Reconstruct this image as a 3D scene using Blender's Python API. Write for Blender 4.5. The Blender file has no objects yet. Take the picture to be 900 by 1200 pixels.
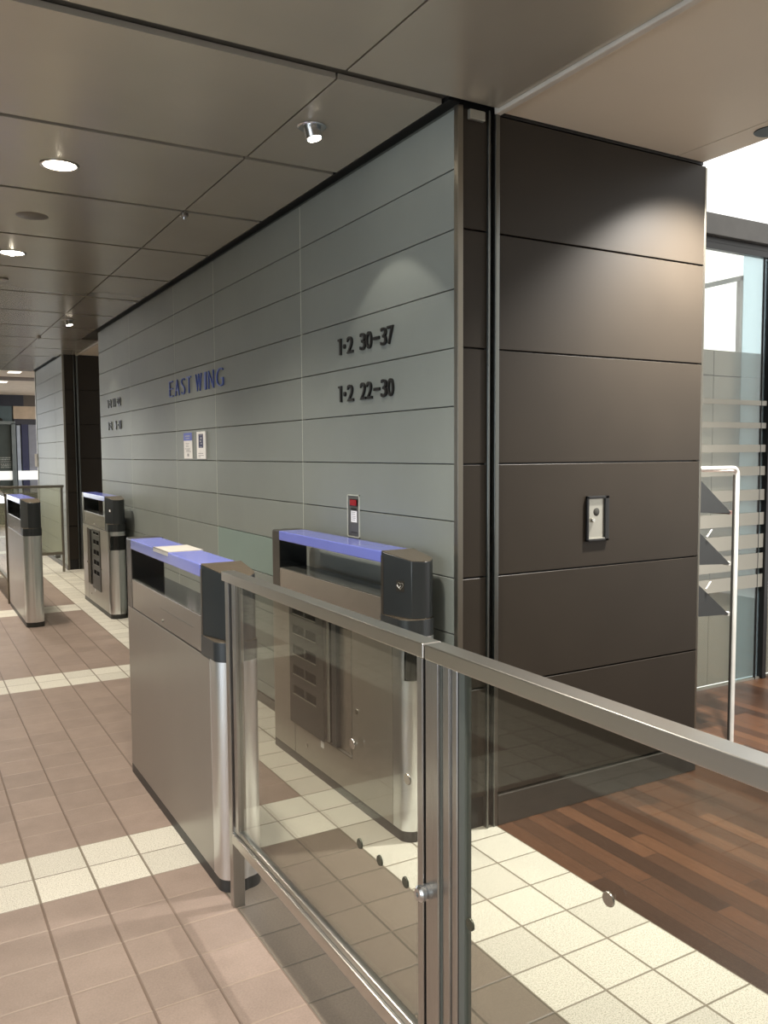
import bpy, bmesh, math, random
from mathutils import Vector, Matrix
random.seed(7)
sc = bpy.context.scene
col = sc.collection
PI = math.pi

# ------------------------------------------------------------------ mesh helpers
class MB:
    def __init__(s):
        s.bm = bmesh.new()
    def _add(s, verts, faces, smooth=False):
        vs = [s.bm.verts.new(v) for v in verts]
        for f in faces:
            try:
                fc = s.bm.faces.new([vs[i] for i in f]); fc.smooth = smooth
            except ValueError:
                pass
        return vs
    def box(s, x0, x1, y0, y1, z0, z1):
        v = [(x0,y0,z0),(x1,y0,z0),(x1,y1,z0),(x0,y1,z0),(x0,y0,z1),(x1,y0,z1),(x1,y1,z1),(x0,y1,z1)]
        s._add(v, [(0,3,2,1),(4,5,6,7),(0,1,5,4),(1,2,6,5),(2,3,7,6),(3,0,4,7)])
        return s
    def quad(s, *p):
        s._add(p, [tuple(range(len(p)))]); return s
    def loft(s, rings, smooth=False, cap=True):
        n = len(rings[0]); v = [p for r in rings for p in r]; f = []
        for k in range(len(rings)-1):
            for i in range(n):
                j = (i+1) % n
                f.append((k*n+i, k*n+j, (k+1)*n+j, (k+1)*n+i))
        vs = s._add(v, f, smooth)
        if cap:
            for idx in (list(range(n))[::-1], [(len(rings)-1)*n+i for i in range(n)]):
                try: s.bm.faces.new([vs[i] for i in idx])
                except ValueError: pass
        return s
    def prism(s, pts, z0, z1, smooth=False):
        return s.loft([[(x,y,z0) for x,y in pts], [(x,y,z1) for x,y in pts]], smooth)
    def cyl(s, p0, p1, r0, r1=None, n=24, smooth=True, cap=True):
        r1 = r0 if r1 is None else r1
        p0, p1 = Vector(p0), Vector(p1); d = (p1-p0).normalized()
        a = d.orthogonal().normalized(); b = d.cross(a)
        rings = [[tuple(p + (a*math.cos(2*PI*i/n) + b*math.sin(2*PI*i/n))*r) for i in range(n)] for p, r in ((p0,r0),(p1,r1))]
        return s.loft(rings, smooth, cap)
    def lathe(s, prof, c=(0,0,0), n=32, axis='Z', smooth=True):
        rings = []
        for r, h in prof:
            ring = []
            for i in range(n):
                t = 2*PI*i/n; u, w = r*math.cos(t), r*math.sin(t)
                q = {'Z': (u, w, h), 'X': (h, u, w), 'Y': (w, h, u)}[axis]
                ring.append((c[0]+q[0], c[1]+q[1], c[2]+q[2]))
            rings.append(ring)
        if prof[0][0] > .002 and prof[-1][0] > .002:      # ring section: close it instead of capping
            return s.loft(rings + [rings[0]], smooth, False)
        return s.loft(rings, smooth, True)
    def tube(s, path, r, n=12):
        pts = [Vector(p) for p in path]; rings = []
        ref = None
        for i, p in enumerate(pts):
            d = ((pts[min(i+1,len(pts)-1)] - pts[max(i-1,0)])).normalized()
            a = d.orthogonal().normalized() if ref is None else (ref - d*ref.dot(d)).normalized()
            ref = a; b = d.cross(a)
            rings.append([tuple(p + (a*math.cos(2*PI*k/n)+b*math.sin(2*PI*k/n))*r) for k in range(n)])
        return s.loft(rings, True, True)
    def build(s, name, mat, parent=None, bevel=0, seg=2, sharp=35, loc=None):
        bmesh.ops.recalc_face_normals(s.bm, faces=s.bm.faces)
        me = bpy.data.meshes.new(name); s.bm.to_mesh(me); s.bm.free()
        me.materials.append(mat)
        o = bpy.data.objects.new(name, me); col.objects.link(o)
        if any(p.use_smooth for p in me.polygons):
            me.set_sharp_from_angle(angle=math.radians(sharp))
        if bevel:
            m = o.modifiers.new('bevel', 'BEVEL'); m.width = bevel; m.segments = seg
            m.limit_method = 'ANGLE'; m.angle_limit = math.radians(40)
        if parent is not None: o.parent = parent
        if loc: o.location = loc
        return o

def tag(o, label=None, cat=None, group=None, kind=None):
    if label: o['label'] = label
    if cat: o['category'] = cat
    if group: o['group'] = group
    if kind: o['kind'] = kind
    return o
def struct(o):
    o['kind'] = 'structure'; return o
def empty(name, loc, label, cat, group=None):
    o = bpy.data.objects.new(name, None); o.empty_display_size = .1
    o.location = loc; col.objects.link(o)
    return tag(o, label, cat, group)
def copy_tree(o, parent=None):
    c = o.copy(); col.objects.link(c); c.parent = parent
    for ch in list(o.children): copy_tree(ch, c)
    return c

# ------------------------------------------------------------------ materials
def newmat(name):
    m = bpy.data.materials.new(name); m.use_nodes = True
    nt = m.node_tree; return m, nt, nt.nodes['Principled BSDF']
def N(nt, t, **kw):
    n = nt.nodes.new(t)
    for k, v in kw.items(): setattr(n, k, v)
    return n
def math_(nt, op, a, b=None, c=None):
    n = nt.nodes.new('ShaderNodeMath'); n.operation = op
    for i, x in enumerate((a, b, c)):
        if x is None: continue
        if isinstance(x, (int, float)): n.inputs[i].default_value = x
        else: nt.links.new(x, n.inputs[i])
    return n.outputs[0]
def mix(nt, fac, a, b, mode='MIX'):
    n = nt.nodes.new('ShaderNodeMix'); n.data_type = 'RGBA'; n.blend_type = mode
    for sock, x in ((n.inputs[0], fac), (n.inputs[6], a), (n.inputs[7], b)):
        if isinstance(x, (int, float)): sock.default_value = x
        elif isinstance(x, tuple): sock.default_value = (*x[:3], 1)
        else: nt.links.new(x, sock)
    return n.outputs[2]
def noise(nt, scale=(1,1,1), sc_=10, det=3, rough=.5):
    tc = N(nt, 'ShaderNodeTexCoord'); mp = N(nt, 'ShaderNodeMapping'); no = N(nt, 'ShaderNodeTexNoise')
    mp.inputs['Scale'].default_value = scale
    nt.links.new(tc.outputs['Object'], mp.inputs['Vector']); nt.links.new(mp.outputs[0], no.inputs['Vector'])
    no.inputs['Scale'].default_value = sc_; no.inputs['Detail'].default_value = det; no.inputs['Roughness'].default_value = rough
    return no.outputs['Fac']
def ramp(nt, f, a, b, c0, c1):
    r = N(nt, 'ShaderNodeValToRGB'); r.color_ramp.elements[0].position = a; r.color_ramp.elements[1].position = b
    r.color_ramp.elements[0].color = (*c0, 1); r.color_ramp.elements[1].color = (*c1, 1)
    nt.links.new(f, r.inputs[0]); return r.outputs[0]
def bump(nt, bs, h, strength=.1, dist=.01):
    b = N(nt, 'ShaderNodeBump'); b.inputs['Strength'].default_value = strength; b.inputs['Distance'].default_value = dist
    nt.links.new(h, b.inputs['Height']); nt.links.new(b.outputs[0], bs.inputs['Normal'])
def simple(name, c, rough=.5, metal=0, var=.06, ns=8, coat=0, stretch=(1,1,1), bm=0, spec=.5, island=0):
    m, nt, b = newmat(name)
    f = noise(nt, stretch, ns)
    lo = tuple(x*(1-var) for x in c); hi = tuple(min(1, x*(1+var)) for x in c)
    cc = ramp(nt, f, .35, .65, lo, hi)
    if island:
        g = N(nt, 'ShaderNodeNewGeometry')
        v = math_(nt, 'MULTIPLY_ADD', g.outputs['Random Per Island'], 2*island, 1-island)
        vm = N(nt, 'ShaderNodeVectorMath', operation='SCALE'); nt.links.new(cc, vm.inputs[0]); nt.links.new(v, vm.inputs['Scale'])
        cc = vm.outputs[0]
    nt.links.new(cc, b.inputs['Base Color'])
    b.inputs['Roughness'].default_value = rough; b.inputs['Metallic'].default_value = metal
    b.inputs['Specular IOR Level'].default_value = spec
    b.inputs['Coat Weight'].default_value = coat; b.inputs['Coat Roughness'].default_value = .08
    if bm: bump(nt, b, f, bm, .002)
    return m
def emis(name, c, s):
    m, nt, b = newmat(name)
    b.inputs['Base Color'].default_value = (*c, 1)
    b.inputs['Emission Color'].default_value = (*c, 1); b.inputs['Emission Strength'].default_value = s
    return m
def glassmat(name, tint, ior=1.5, gl=1.0, rough=0.0, haze=0.0, hazecol=(.8,.8,.8)):
    """thin architectural pane: tinted transmission plus fresnel mirror reflection"""
    m = bpy.data.materials.new(name); m.use_nodes = True; nt = m.node_tree; nt.nodes.clear()
    out = N(nt, 'ShaderNodeOutputMaterial'); tr = N(nt, 'ShaderNodeBsdfTransparent'); g = N(nt, 'ShaderNodeBsdfGlossy')
    fr = N(nt, 'ShaderNodeFresnel'); mx = N(nt, 'ShaderNodeMixShader')
    fr.inputs['IOR'].default_value = ior
    geo = N(nt, 'ShaderNodeNewGeometry')
    # same fresnel on both faces of the pane
    vm = N(nt, 'ShaderNodeVectorMath', operation='MULTIPLY')
    sgn = math_(nt, 'MULTIPLY_ADD', geo.outputs['Backfacing'], -2.0, 1.0)
    sc1 = N(nt, 'ShaderNodeVectorMath', operation='DOT_PRODUCT')
    nt.links.new(geo.outputs['Normal'], sc1.inputs[0]); nt.links.new(geo.outputs['Incoming'], sc1.inputs[1])
    ca = math_(nt, 'ABSOLUTE', sc1.outputs['Value'])
    r0 = ((ior-1)/(ior+1))**2
    om = math_(nt, 'SUBTRACT', 1.0, ca); p5 = math_(nt, 'POWER', om, 5.0)
    fz = math_(nt, 'MULTIPLY_ADD', p5, 1-r0, r0)
    fz = math_(nt, 'MULTIPLY', fz, gl)
    tr.inputs[0].default_value = (*tint, 1); g.inputs['Roughness'].default_value = rough
    g.inputs[0].default_value = (1,1,1,1)
    nt.links.new(fz, mx.inputs[0]); nt.links.new(tr.outputs[0], mx.inputs[1]); nt.links.new(g.outputs[0], mx.inputs[2])
    last = mx.outputs[0]
    if haze:
        d = N(nt, 'ShaderNodeBsdfDiffuse'); d.inputs[0].default_value = (*hazecol, 1)
        m2 = N(nt, 'ShaderNodeMixShader'); m2.inputs[0].default_value = haze
        nt.links.new(last, m2.inputs[1]); nt.links.new(d.outputs[0], m2.inputs[2]); last = m2.outputs[0]
    nt.links.new(last, out.inputs[0])
    return m

TX, TY = .186, .184           # floor tile pitch
def floor_material():
    m, nt, b = newmat('floor_tiles')
    tc = N(nt, 'ShaderNodeTexCoord'); sp = N(nt, 'ShaderNodeSeparateXYZ'); nt.links.new(tc.outputs['Object'], sp.inputs[0])
    x, y = sp.outputs[0], sp.outputs[1]
    u = math_(nt, 'DIVIDE', math_(nt, 'SUBTRACT', x, .346), TX); v = math_(nt, 'DIVIDE', math_(nt, 'SUBTRACT', y, 2.932), TY)
    fu = math_(nt, 'FRACT', math_(nt, 'ADD', u, 200.0)); fv = math_(nt, 'FRACT', math_(nt, 'ADD', v, 200.0))
    du = math_(nt, 'MULTIPLY', math_(nt, 'MINIMUM', fu, math_(nt, 'SUBTRACT', 1.0, fu)), TX)
    dv = math_(nt, 'MULTIPLY', math_(nt, 'MINIMUM', fv, math_(nt, 'SUBTRACT', 1.0, fv)), TY)
    # white lanes and cross bands
    band = math_(nt, 'LESS_THAN', math_(nt, 'FRACT', math_(nt, 'ADD', math_(nt, 'DIVIDE', v, 15.0), 20.0)), 2/15)
    r = math_(nt, 'GREATER_THAN', x, 1.462); l = math_(nt, 'LESS_THAN', x, -.77)
    white = math_(nt, 'MAXIMUM', band, math_(nt, 'MAXIMUM', r, l))
    cv = N(nt, 'ShaderNodeCombineXYZ'); nt.links.new(math_(nt, 'FLOOR', u), cv.inputs[0]); nt.links.new(math_(nt, 'FLOOR', v), cv.inputs[1])
    wn = N(nt, 'ShaderNodeTexWhiteNoise'); wn.noise_dimensions = '2D'; nt.links.new(cv.outputs[0], wn.inputs['Vector'])
    rnd = wn.outputs['Value']
    sp1 = noise(nt, (1,1,1), 240, 2, .6); sp2 = noise(nt, (1,1,1), 9, 4, .6); sp3 = noise(nt, (1,1,1), 160, 3, .7)
    wc = ramp(nt, sp1, .36, .50, (.27,.25,.20), (.67,.65,.57))
    wc = mix(nt, .35, wc, ramp(nt, sp3, .38, .56, (.46,.44,.37), (.68,.66,.58)))
    bc = ramp(nt, sp3, .3, .7, (.180,.138,.113), (.315,.248,.208))
    bc = mix(nt, .5, bc, ramp(nt, sp2, .3, .7, (.235,.18,.15), (.325,.25,.21)))
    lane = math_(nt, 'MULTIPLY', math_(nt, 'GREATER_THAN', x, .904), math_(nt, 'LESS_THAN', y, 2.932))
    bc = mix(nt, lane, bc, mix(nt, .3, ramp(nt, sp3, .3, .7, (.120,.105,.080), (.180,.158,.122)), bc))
    c = mix(nt, white, bc, wc)
    tone = math_(nt, 'MULTIPLY_ADD', rnd, .16, .92)
    vm = N(nt, 'ShaderNodeVectorMath', operation='SCALE'); nt.links.new(c, vm.inputs[0]); nt.links.new(tone, vm.inputs['Scale'])
    gx = math_(nt, 'LESS_THAN', du, .0042); gy = math_(nt, 'LESS_THAN', dv, .0032)
    gro = math_(nt, 'MAXIMUM', gx, gy)
    gcol = mix(nt, gx, (.30,.235,.185), (.17,.125,.098)) 
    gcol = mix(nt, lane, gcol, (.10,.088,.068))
    gcol = mix(nt, white, gcol, (.23,.20,.155))
    cc = mix(nt, gro, vm.outputs[0], gcol)
    nt.links.new(cc, b.inputs['Base Color'])
    b.inputs['Roughness'].default_value = .42
    rr = math_(nt, 'MULTIPLY_ADD', sp3, .25, .30); nt.links.new(rr, b.inputs['Roughness'])
    b.inputs['Specular IOR Level'].default_value = .35
    dd = math_(nt, 'MINIMUM', math_(nt, 'DIVIDE', math_(nt, 'MINIMUM', du, dv), .005), 1.0)
    h = math_(nt, 'MULTIPLY_ADD', sp1, .12, dd)
    bump(nt, b, h, .5, .003)
    return m
def wood_material():
    m, nt, b = newmat('wood_planks')
    tc = N(nt, 'ShaderNodeTexCoord'); sp = N(nt, 'ShaderNodeSeparateXYZ'); nt.links.new(tc.outputs['Object'], sp.inputs[0])
    x, y = sp.outputs[0], sp.outputs[1]
    u = math_(nt, 'DIVIDE', math_(nt, 'SUBTRACT', x, 2.02), .076); cu = math_(nt, 'FLOOR', u)
    w1 = N(nt, 'ShaderNodeTexWhiteNoise'); w1.noise_dimensions = '1D'; nt.links.new(cu, w1.inputs['W'])
    v = math_(nt, 'ADD', math_(nt, 'DIVIDE', y, .72), math_(nt, 'MULTIPLY', w1.outputs['Value'], 7.0)); cvv = math_(nt, 'FLOOR', v)
    cv = N(nt, 'ShaderNodeCombineXYZ'); nt.links.new(cu, cv.inputs[0]); nt.links.new(cvv, cv.inputs[1])
    w2 = N(nt, 'ShaderNodeTexWhiteNoise'); w2.noise_dimensions = '2D'; nt.links.new(cv.outputs[0], w2.inputs['Vector'])
    c = N(nt, 'ShaderNodeValToRGB'); e = c.color_ramp.elements
    e[0].position = 0; e[0].color = (.050,.025,.015,1); e[1].position = 1; e[1].color = (.165,.082,.043,1)
    k = c.color_ramp.elements.new(.45); k.color = (.085,.041,.023,1)
    k = c.color_ramp.elements.new(.75); k.color = (.12,.055,.029,1)
    nt.links.new(w2.outputs['Value'], c.inputs[0])
    g = noise(nt, (60, 3, 1), 2.5, 4, .6)
    gc = ramp(nt, g, .3, .7, (.72,.72,.72), (1.18,1.18,1.18))
    cc = mix(nt, 1.0, c.outputs[0], gc, 'MULTIPLY')
    fu = math_(nt, 'FRACT', math_(nt, 'ADD', u, 100.0)); fv = math_(nt, 'FRACT', math_(nt, 'ADD', v, 100.0))
    e1 = math_(nt, 'LESS_THAN', math_(nt, 'MINIMUM', fu, math_(nt, 'SUBTRACT', 1.0, fu)), .018)
    e2 = math_(nt, 'LESS_THAN', math_(nt, 'MINIMUM', fv, math_(nt, 'SUBTRACT', 1.0, fv)), .002)
    ed = math_(nt, 'MAXIMUM', e1, e2)
    cc = mix(nt, ed, cc, (.02,.012,.008))
    nt.links.new(cc, b.inputs['Base Color'])
    b.inputs['Roughness'].default_value = .3
    bump(nt, b, math_(nt, 'SUBTRACT', 1.0, ed), .2, .001)
    return m
def brushed(name, c, rough=.28, axis='Z', aniso=.75):
    m, nt, b = newmat(name)
    st = {'Z': (260, 260, .8), 'Y': (260, .8, 260), 'X': (.8, 260, 260)}[axis]
    f = noise(nt, st, 4, 3)
    nt.links.new(ramp(nt, f, .3, .7, tuple(x*.98 for x in c), c), b.inputs['Base Color'])
    b.inputs['Metallic'].default_value = 1
    b.inputs['Anisotropic'].default_value = aniso
    gn = N(nt, 'ShaderNodeNewGeometry'); cr = N(nt, 'ShaderNodeVectorMath', operation='CROSS_PRODUCT')
    nt.links.new(gn.outputs['Normal'], cr.inputs[0]); cr.inputs[1].default_value = {'X': (1,0,0), 'Y': (0,1,0), 'Z': (.001,.001,1)}[axis]
    nt.links.new(cr.outputs[0], b.inputs['Tangent'])
    nt.links.new(math_(nt, 'MULTIPLY_ADD', f, .04, rough-.02), b.inputs['Roughness'])
    return m

M = {}
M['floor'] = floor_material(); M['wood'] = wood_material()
M['ceil'] = simple('ceiling_panels', (.49,.458,.39), rough=.25, metal=.5, var=.03, ns=2, island=.03)
M['ceil_gap'] = simple('ceiling_gap', (.045,.043,.036), .6)
M['cream'] = simple('beige_ceiling', (.62,.55,.45), .5, 0, .02, 2)
M['wallA'] = simple('grey_wall_panels', (.245,.272,.255), .48, .15, .03, 3, island=.035)
M['teal'] = simple('teal_panel', (.235,.315,.29), .48, .15, .03, 3)
M['jointlight'] = simple('joint_strip', (.62,.65,.58), .4, .2)
M['jointdark'] = simple('joint_dark', (.085,.09,.078), .6)  # dark colour of the joint backing and panel seams
M['bronze'] = simple('bronze_panels', (.029,.0232,.0172), .45, 0, .05, 3, island=.04, spec=.22)
M['black'] = simple('black_metal', (.012,.012,.012), .35, .2)
M['trim'] = brushed('trim_metal', (.27,.25,.21), .4)
M['trimdark'] = brushed('groove_edge_metal', (.20,.21,.20), .3)
M['base'] = simple('baseboard_dark', (.05,.046,.04), .35)
M['steel'] = brushed('rail_steel', (.66,.65,.62), .30, 'Y')
M['steelv'] = brushed('post_steel', (.50,.50,.49), .28, 'Z')
M['column'] = brushed('column_steel', (.80,.82,.83), .32, 'Z')
M['body'] = simple('gate_body', (.36,.335,.295), .3, .6, .02, 3)
M['bodyup'] = simple('gate_upper_panel', (.31,.285,.25), .24, .6, .02, 3)
M['head'] = simple('gate_head_black', (.038,.044,.048), .3, .2, .05, 5)
M['headtop'] = simple('gate_head_top', (.27,.225,.17), .25, .7, .03)
M['headside'] = simple('gate_dark_side', (.085,.078,.068), .3, .6, .03)
M['kick'] = simple('gate_kick_plinth', (.03,.03,.028), .45)
M['gloss'] = simple('black_gloss', (.010,.011,.011), .12, 0, .02)
M['glossgrey'] = simple('top_gloss_grey', (.05,.053,.048), .1, 0, .02)
M['purple'] = simple('purple_bar', (.175,.215,.66), .22, 0, .02, 3, coat=.3)
M['strip'] = simple('cream_strip', (.62,.60,.55), .35)
M['flap'] = simple('flap_panel', (.045,.044,.038), .4, .2)
M['matteblack'] = simple('matte_black', (.004,.004,.004), .8, spec=.1)
M['white'] = simple('white_paint', (.78,.78,.74), .35)
M['paper'] = simple('paper', (.93,.94,.95), .6)
M['blueink'] = simple('blue_ink', (.12,.16,.55), .5)
M['navyink'] = simple('navy_ink', (.02,.025,.10), .5)
M['greyink'] = simple('grey_ink', (.42,.43,.46), .6)
M['blackletter'] = simple('black_letters', (.010,.010,.010), .35)
M['blueletter'] = simple('blue_letters', (.075,.13,.50), .4)
M['red'] = simple('red_button', (.32,.012,.02), .25)
M['callgrey'] = simple('call_plate', (.20,.205,.20), .3, .6)
M['satin'] = simple('satin_plate', (.40,.39,.34), .35, .7)
M['pocket'] = simple('rack_shelf_dark', (.026,.028,.028), .5, 0)
M['pink'] = simple('leaflet_edge', (.30,.2,.18), .6)
M['glass'] = glassmat('rail_glass', (.83,.84,.815), 1.52, 1.0, 0, .002, (.55,.55,.42))
M['farglass'] = glassmat('far_rail_glass', (.95,.95,.87), 1.5, 1.0, 0, .10, (.62,.62,.46))
M['doorglass'] = glassmat('door_glass', (.93,.95,.93), 1.5, 1.0, 0, .03, (.5,.55,.55))
M['frost'] = simple('frosted_stripe', (.46,.45,.40), .6)
M['bead'] = simple('glass_edge_bead', (.10,.115,.105), .3, 0)
M['stone'] = simple('grey_stone_panels', (.30,.265,.215), .45, 0, .08, 2, island=.05)
M['beam'] = simple('beam_dark', (.10,.095,.088), .4, .3)
M['lamp'] = emis('lamp_emitter', (1.0,.90,.74), 30)
M['lampdim'] = emis('lamp_emitter_soft', (1.0,.86,.66), 6)
M['lampring'] = brushed('lamp_ring', (.40,.38,.36), .3, 'Z', 0)
M['silver'] = brushed('lamp_silver', (.62,.64,.66), .25, 'Z', 0)
M['grille'] = simple('speaker_grille', (.15,.135,.11), .5, .2)
M['disc'] = brushed('disc_chrome', (.55,.54,.50), .25, 'Z', 0)
M['discdark'] = simple('disc_green_dark', (.07,.075,.055), .25, .4)
M['beigewall'] = simple('beige_wall', (.42,.38,.31), .6)

# ------------------------------------------------------------------ shell: floor
def floor_obj():
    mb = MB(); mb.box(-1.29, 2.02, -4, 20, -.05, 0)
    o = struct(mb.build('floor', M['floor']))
    mb = MB(); mb.box(2.02, 7.5, -4, 3.56, -.05, -.001)
    struct(mb.build('floor_wood', M['wood']))
    mb = MB(); mb.box(2.02, 5.0, 8.8, 20, -.05, -.001)
    struct(mb.build('floor_far_lobby', M['wood']))
    mb = MB(); mb.box(-5.0, -1.29, -4, 20, -.05, -.001)
    struct(mb.build('floor_left_lobby', M['wood']))
floor_obj()

# ------------------------------------------------------------------ shell: wall panels
def panel_wall(name, X, side, y0, y1, vj, z0, ztop, zr, depth=.02, teal=None, gap=.0042):
    """wall facing -side... panels in the plane x = X, protruding towards `side` (-1 = towards -x)"""
    mb = MB()
    ys = [y0] + vj + [y1]; zs = zr
    tl = MB()
    for i in range(len(ys)-1):
        for j in range(len(zs)-1):
            a, b_ = ys[i]+.0025, ys[i+1]-.0025; c, d = zs[j]+gap/2, zs[j+1]-gap/2
            tgt = tl if (teal and teal(i, j)) else mb
            tgt.box(min(X, X-side*depth), max(X, X-side*depth), a, b_, c, d)
    w = struct(mb.build(name, M['wallA'], bevel=.0015, seg=1))
    if teal:
        struct(tl.build('trim_teal_panel', M['teal'], bevel=.0015, seg=1))
    return w
XA = 1.834; YB = 2.635; HC = 2.79
zr = [.13+.2205*k for k in range(12)] + [2.765]
zr[-2] = 2.5565
zr = [.06, .1325] + [.1325+.2205*k for k in range(1, 12)] + [2.775]
vj = [4.06, 5.46, 6.40, 7.85]
panel_wall('wall_right', XA, -1, 2.637, 9.2, vj, 0, 0, zr, teal=lambda i, j: i == 1 and j == 4)
mb = MB(); mb.box(XA+.0203, 3.16, 2.66, 9.18, 0, 2.95)
struct(mb.build('wall_right_core', M['jointdark']))
mb = MB()
for v in vj: mb.box(XA+.0005, XA+.0202, v-.0025, v+.0025, .06, 2.77)
struct(mb.build('trim_vertical_joints', M['jointlight']))
mb = MB(); mb.box(XA-.006, XA+.02, 2.637, 9.2, 0, .058)
struct(mb.build('baseboard_right', M['base'], bevel=.002))
# far pillar wall (east side, beyond the second lobby)
zr2 = zr
panel_wall('wall_far_right', XA, -1, 11.51, 13.97, [12.15], 0, 0, zr2)
mb = MB(); mb.box(XA+.0203, 3.16, 11.54, 13.95, 0, 2.95)
struct(mb.build('wall_far_right_core', M['jointdark']))
mb = MB(); mb.box(XA+.002, XA+.0202, 12.148, 12.152, .06, 2.77)
struct(mb.build('trim_far_vertical_joint', M['jointlight']))
mb = MB(); mb.box(XA-.006, XA+.02, 11.51, 13.97, 0, .058)
struct(mb.build('baseboard_far_right', M['base'], bevel=.002))
mb = MB(); mb.box(XA-.008, XA+.03, 13.95, 14.0, 0, 2.79)
struct(mb.build('trim_far_end', M['satin'], bevel=.004))
# opposite (west) side, mirrored about x = .272
XW = -1.29
panel_wall('wall_left', XW, 1, 2.637, 9.2, vj, 0, 0, zr)
mb = MB(); mb.box(-2.6, XW-.0203, 2.66, 9.18, 0, 2.95)
struct(mb.build('wall_left_core', M['jointdark']))
mb = MB(); mb.box(XW-.02, XW+.012, 2.637, 9.2, 0, .09)
struct(mb.build('baseboard_left', M['base'], bevel=.002))
panel_wall('wall_far_left', XW, 1, 11.51, 20, [12.15, 15.0], 0, 0, zr2)

# ------------------------------------------------------------------ bronze end walls (face -y)
def bronze_wall(Y, x_end, suffix, xg=1.969, depth=.02):
    g = .0065; p = .441
    zs = [.125] + [.1335+p*k for k in range(0, 6)] + [2.779]
    zs = [.13] + [.5735+p*k for k in range(0, 5)] + [2.779]
    mb = MB()
    for j in range(len(zs)-1):
        mb.box(2.024, x_end, Y, Y+depth, zs[j]+g/2, zs[j+1]-g/2)
        mb.box(1.858, xg, Y, Y+depth, zs[j]+g/2, zs[j+1]-g/2)
    struct(mb.build('wall_bronze'+suffix, M['bronze'], bevel=.0015, seg=1))
    mb = MB(); mb.box(1.856, x_end-.002, Y+.0203, Y+.026, 0, 2.95)
    struct(mb.build('wall_bronze_backing'+suffix, M['black']))
    mb = MB(); mb.box(XA-.001, 1.857, Y-.004, Y+.024, 0, 2.785)
    struct(mb.build('trim_corner'+suffix, M['trim'], bevel=.002))
    mb = MB()
    for a, b_ in ((xg, xg+.008), (2.002, 2.022)):
        mb.box(a, b_, Y-.012, Y+.018, 0, 2.785)
    struct(mb.build('trim_groove_edges'+suffix, M['trimdark'], bevel=.003))
    mb = MB(); mb.box(xg+.008, 2.002, Y+.012, Y+.018, 0, 2.785)
    struct(mb.build('trim_groove_recess'+suffix, M['black']))
    mb = MB(); mb.box(2.026, x_end, Y-.008, Y+.018, 0, .123)
    struct(mb.build('baseboard_bronze'+suffix, M['base'], bevel=.002))
bronze_wall(YB, 3.19, '')
bronze_wall(11.505, 4.9, '_far')
mb = MB(); mb.box(3.185, 3.197, YB-.002, 2.70, 0, 2.77)
struct(mb.build('trim_bronze_end', M['trim'], bevel=.002))
mb = MB(); mb.box(3.16, 3.19, 2.70, 9.18, 0, 2.95)
struct(mb.build('wall_lobby_return', M['bronze']))
mb = MB(); mb.box(1.875, 1.945, YB-.022, YB-.004, 2.735, 2.77)
struct(mb.build('trim_top_bracket', M['satin'], bevel=.002))
# small side cover at the lower end of the bronze wall
# west lobby dark return wall (seen mirrored in the railing glass)
mb = MB(); mb.box(-5, XW, YB, YB+.02, .13, 2.78)
struct(mb.build('wall_bronze_left', M['bronze'], bevel=.0015))
mb = MB(); mb.box(-5, XW, YB-.006, YB+.018, 0, .125)
struct(mb.build('baseboard_bronze_left', M['base']))

# ------------------------------------------------------------------ ceiling
def ceiling():
    mb = MB()
    gy = [2.64+.923*k for k in range(-7, 13)] 
    gy = [g for g in gy if g < 14]
    def half(g): return .036 if abs(g-2.64) < .01 else .0165
    for i in range(len(gy)-1):
        a, b_ = gy[i]+half(gy[i]), gy[i+1]-half(gy[i+1])
        xr = 1.998 if b_ < 2.64 or (gy[i] > 9.3 and gy[i] < 11) else 1.79
        if gy[i] < 9.2 < gy[i+1]: xr = 1.79
        for x0, x1 in ((-3.2,-2.09), (-2.08,-.815), (-.805,1.352), (1.360,xr)):
            if x0 < -1.3 and not (b_ < 2.64 or gy[i] > 9.1):
                if x0 < -2.085: continue
                x0 = -1.24
            mb.box(x0, x1, a, b_, HC, HC+.02)
    mb.box(-.805, 1.352, gy[-1]+.0165, 14.02, HC, HC+.02); mb.box(1.36, 1.79, gy[-1]+.0165, 14.02, HC, HC+.02)
    mb.box(-2.08, -.815, gy[-1]+.0165, 14.02, HC, HC+.02)
    struct(mb.build('ceiling', M['ceil']))
    mb = MB(); mb.box(-5.0, 2.01, -4, 14.02, HC+.024, HC+.2)
    struct(mb.build('ceiling_backing', M['ceil_gap']))
    # dark reveal strips along the walls
    mb = MB(); mb.box(1.80, 1.85, 2.64, 9.2, HC+.005, HC+.023); mb.box(1.80, 1.85, 11.51, 14.0, HC+.005, HC+.023)
    struct(mb.build('trim_ceiling_reveal', M['black']))
ceiling()
for nm, ya, yb in (('ceiling_beige_lobby', -4, 2.632), ('ceiling_beige_far_lobby', 9.2, 11.5)):
    mb = MB(); mb.box(2.03, 2.998, ya, yb, HC, HC+.05); mb.box(3.004, 3.168, ya, yb, HC, HC+.05)
    if ya > 0: mb.box(3.17, 4.9, ya, yb, HC, HC+.05)
    mb.box(2.03, 3.168, ya, yb, HC+.05, HC+.1)
    struct(mb.build(nm, M['cream'], bevel=.0015, seg=1))
    mb = MB(); mb.box(2.0, 2.028, ya, yb, HC-.014, HC+.04)
    struct(mb.build('trim_beige_edge' if ya < 0 else 'trim_beige_far_edge', simple('edge_white', (.50,.47,.42), .5), bevel=.004))
mb = MB(); mb.box(2.012, 3.17, 2.634, 2.66, 2.779, 2.95)
struct(mb.build('trim_above_bronze', M['black']))
mb = MB(); mb.box(3.150, 3.168, -4, 2.632, HC+.1, 4.2)
struct(mb.build('wall_atrium_edge', M['white']))
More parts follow.
